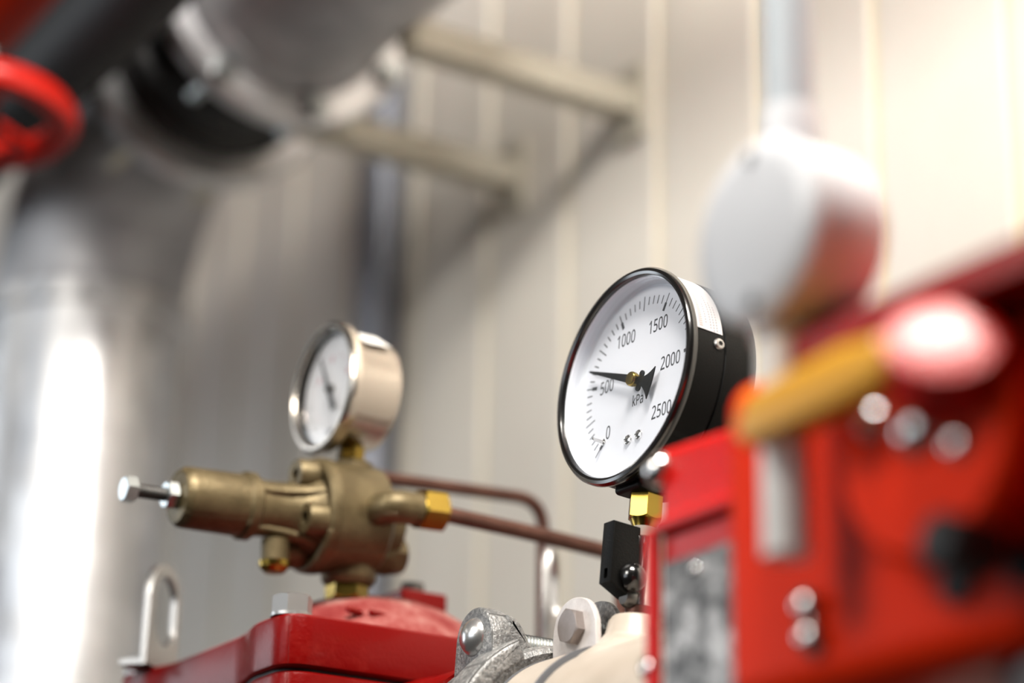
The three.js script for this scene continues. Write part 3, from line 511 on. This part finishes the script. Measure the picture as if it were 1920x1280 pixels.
// ------------------------------------------------------------------ grey junction box and conduits
const JB = at(1416, 430, 0.70);
{
  const g = thing('junction_box', 'round light grey plastic junction box hanging from the grey conduit', 'junction box', JB);
  const axis = pts => latheX(pts, 96);
  mesh('box_body', axis([[0, 31], [24, 31], [28, 29], [29.4, 25], [29.6, 3], [29, 2], [0, 2]]), M.greyPlastic, g);
  mesh('box_cover', axis([[0, -2], [22, -2], [27.5, -1], [29.8, 1], [30, 4], [29.6, 5], [0, 5]]), M.greyPlastic, g);
  for (const y of [23.5, -23.5]) mesh('cover_screw', axisNX(lathe([[0, 0.9], [2, 0.8], [2.8, 0], [0, 0]], 24)).translate(-1.6, y, 0), M.greyRubber, g);
  mesh('top_entry', lathe([[0, 26], [9.6, 26], [9.6, 40], [8.9, 44], [0, 44]], 48).translate(15, 0, 0), M.greyPlastic, g);
  mesh('bottom_entry', lathe([[0, -26], [9, -26], [9, -33], [0, -33]], 48).translate(12, 0, -3), M.greyPlastic, g);
  tag(mesh('conduit', cyl(7.9, 1320, 48).translate(JB.x * 1000 + 15, JB.y * 1000 + 42 + 660, JB.z * 1000), S({ color: 0xa9b0b6, roughness: 0.45 }, 'grey_conduit')), 'straight grey conduit rising from the junction box', 'conduit');
  tag(mesh('conduit', cyl(7.2, 68, 48).translate(JB.x * 1000 + 12, JB.y * 1000 - 33 - 34, JB.z * 1000 - 3), M.whitePlastic), 'short white conduit below the junction box in front of red casting', 'conduit');
}

// ------------------------------------------------------------------ big galvanised pipework at upper left
const BX = 0.645, BY = 1.966, BR = 80;
const ring = (z, r = 108) => latheZ([[BR + 0.5, z - 9], [r - 3, z - 9], [r, z - 6.5], [r, z + 6.5], [r - 3, z + 9], [BR + 0.5, z + 9]], 128);
function flangeBolts(parent, z, n, r, off, m) {
  for (let i = 0; i < n; i++) { const a = off + i * 2 * Math.PI / n; const b = part(parent, 'flange_bolt'); b.position.set(r * Math.cos(a) / 1000, r * Math.sin(a) / 1000, z / 1000);
    mesh('bolt_head', axisZ(hex(17, 9)).translate(0, 0, 0), m, b); mesh('bolt_end', axisZ(cyl(5, 60, 20)).translate(0, 0, -18), m, b); }
}
{
  const g = thing('overhead_pipe', 'wide galvanised pipe overhead with bolted flange, held on the wall arms', 'pipe', V(BX, BY, -1.36));
  mesh('pipe_wall', latheZ([[BR - 5, -9], [BR, -9], [BR, 206], [BR + 6, 207], [BR + 6, 226], [BR, 230], [40, 240], [0, 242]], 128), M.galvDull, g);
  mesh('flange', ring(0), M.galvPipe, g);
  mesh('collar', latheZ([[BR + 0.4, 10], [BR + 6, 11], [BR + 3, 26], [BR + 0.4, 30]], 128), M.galvDull, g);
  flangeBolts(g, 9, 8, 97, 0.25, M.zinc);
  const r2 = thing('rubber_joint', 'black rubber expansion joint between the two big flanges', 'pipe joint', V(BX, BY, -1.36));
  mesh('bellows', latheZ([[BR - 8, -122], [BR + 7, -122], [BR + 8, -116], [BR - 2, -108], [BR + 2, -86], [BR + 8, -66], [BR + 2, -46], [BR - 2, -24], [BR + 8, -17], [BR + 7, -10], [BR - 8, -10]], 128), M.rubber, r2);
  const e = thing('elbow_pipe', 'galvanised elbow turning down into the thick upright pipe at far left', 'pipe', V(BX, BY, -1.36));
  mesh('flange', ring(-132), M.galvPipe, e);
  flangeBolts(e, -141, 8, 97, 0.25, M.creamBolt);
  const path = new THREE.CurvePath(); path.add(new THREE.LineCurve3(V(0, 0, -132), V(0, 0, -190)));
  path.add(new THREE.CubicBezierCurve3(V(0, 0, -190), V(0, 0, -272), V(0, -68, -340), V(0, -150, -340))); 
  mesh('elbow', new THREE.TubeGeometry(path, 80, BR, 96), M.galvDull, e);
  mesh('upright', lathe([[BR, -1964], [BR, -168], [BR + 5, -166], [BR + 5, -152], [BR, -150]].reverse(), 128).translate(0, 0, -340), M.galvPipe, e);
}
// wall arms
function arm(z, label) {
  const L = 196, t = thing('wall_arm', label, 'bracket', V(ROOM.x1 - 0.0005, 1.898, z), null);
  mesh('channel', extrude([[-11, -11], [11, -11], [11, 11], [7, 11], [7, 9], [9, 9], [9, -9], [-9, -9], [-9, 9], [-7, 9], [-7, 11], [-11, 11]], L, 0.4, [], 1).rotateY(-Math.PI / 2), M.paintedArm, t);
  mesh('base_plate', box(6, 60, 34, -3, 0, 0, 1), M.paintedArm, t);
}
arm(-1.2567, 'cream wall arm under the overhead pipe, nearest the grey conduit');
arm(-1.4198, 'cream wall arm under the overhead pipe, nearest the small steel gauge');
tag(mesh('service_pipe', [cyl(20, 2798, 48).translate(866, 1400, -1605)], M.bluePipe), 'slim blue-grey pipe running up the wall behind the small gauge', 'pipe');
// red and dark pipes and the red handwheel at the top left corner
{
  const along = (px, py, d, r, m, name, label) => { const p = at(px, py, d); tag(mesh(name, axisZ(cyl(r, 3790, 64)).translate(p.x * 1000, p.y * 1000, -2303), m), label, 'pipe'); };
  along(-32, -5, 1.9, 49, M.redOrange, 'fire_pipe', 'red pipe crossing the upper left corner');
  along(182, 50, 1.62, 33, M.darkPipe, 'drain_pipe', 'dark pipe beside the red pipe in the upper left corner');
  const c = at(-36, 214, 1.55), g = thing('handwheel', 'thick red handwheel on a short spindle at upper left', 'handwheel', c);
  g.quaternion.setFromAxisAngle(RIGHT, -0.09);   // hangs slightly out of level
  mesh('rim', lathe([[46, -3], [48, -8], [54, -10], [62, -9], [66, -3], [66, 3], [62, 9], [54, 10], [48, 8], [46, 3], [46, -3]], 96), M.redWheel, g);
  for (let k = 0; k < 3; k++) { const a = 0.5 + k * 2 * Math.PI / 3; mesh('spoke', box(40, 7, 10, 30, 0, 0, 3).rotateY(a), M.redWheel, g); }
  mesh('hub', lathe([[0, -12], [11, -12], [12, -9], [12, 9], [0, 9]], 40), M.darkPipe, g, 'dark hub');
  mesh('spindle', lathe([[0, 50], [8, 50], [8, 0], [0, 0]].reverse(), 24), M.darkSteel, g);
}
renderer.render(scene, camera);
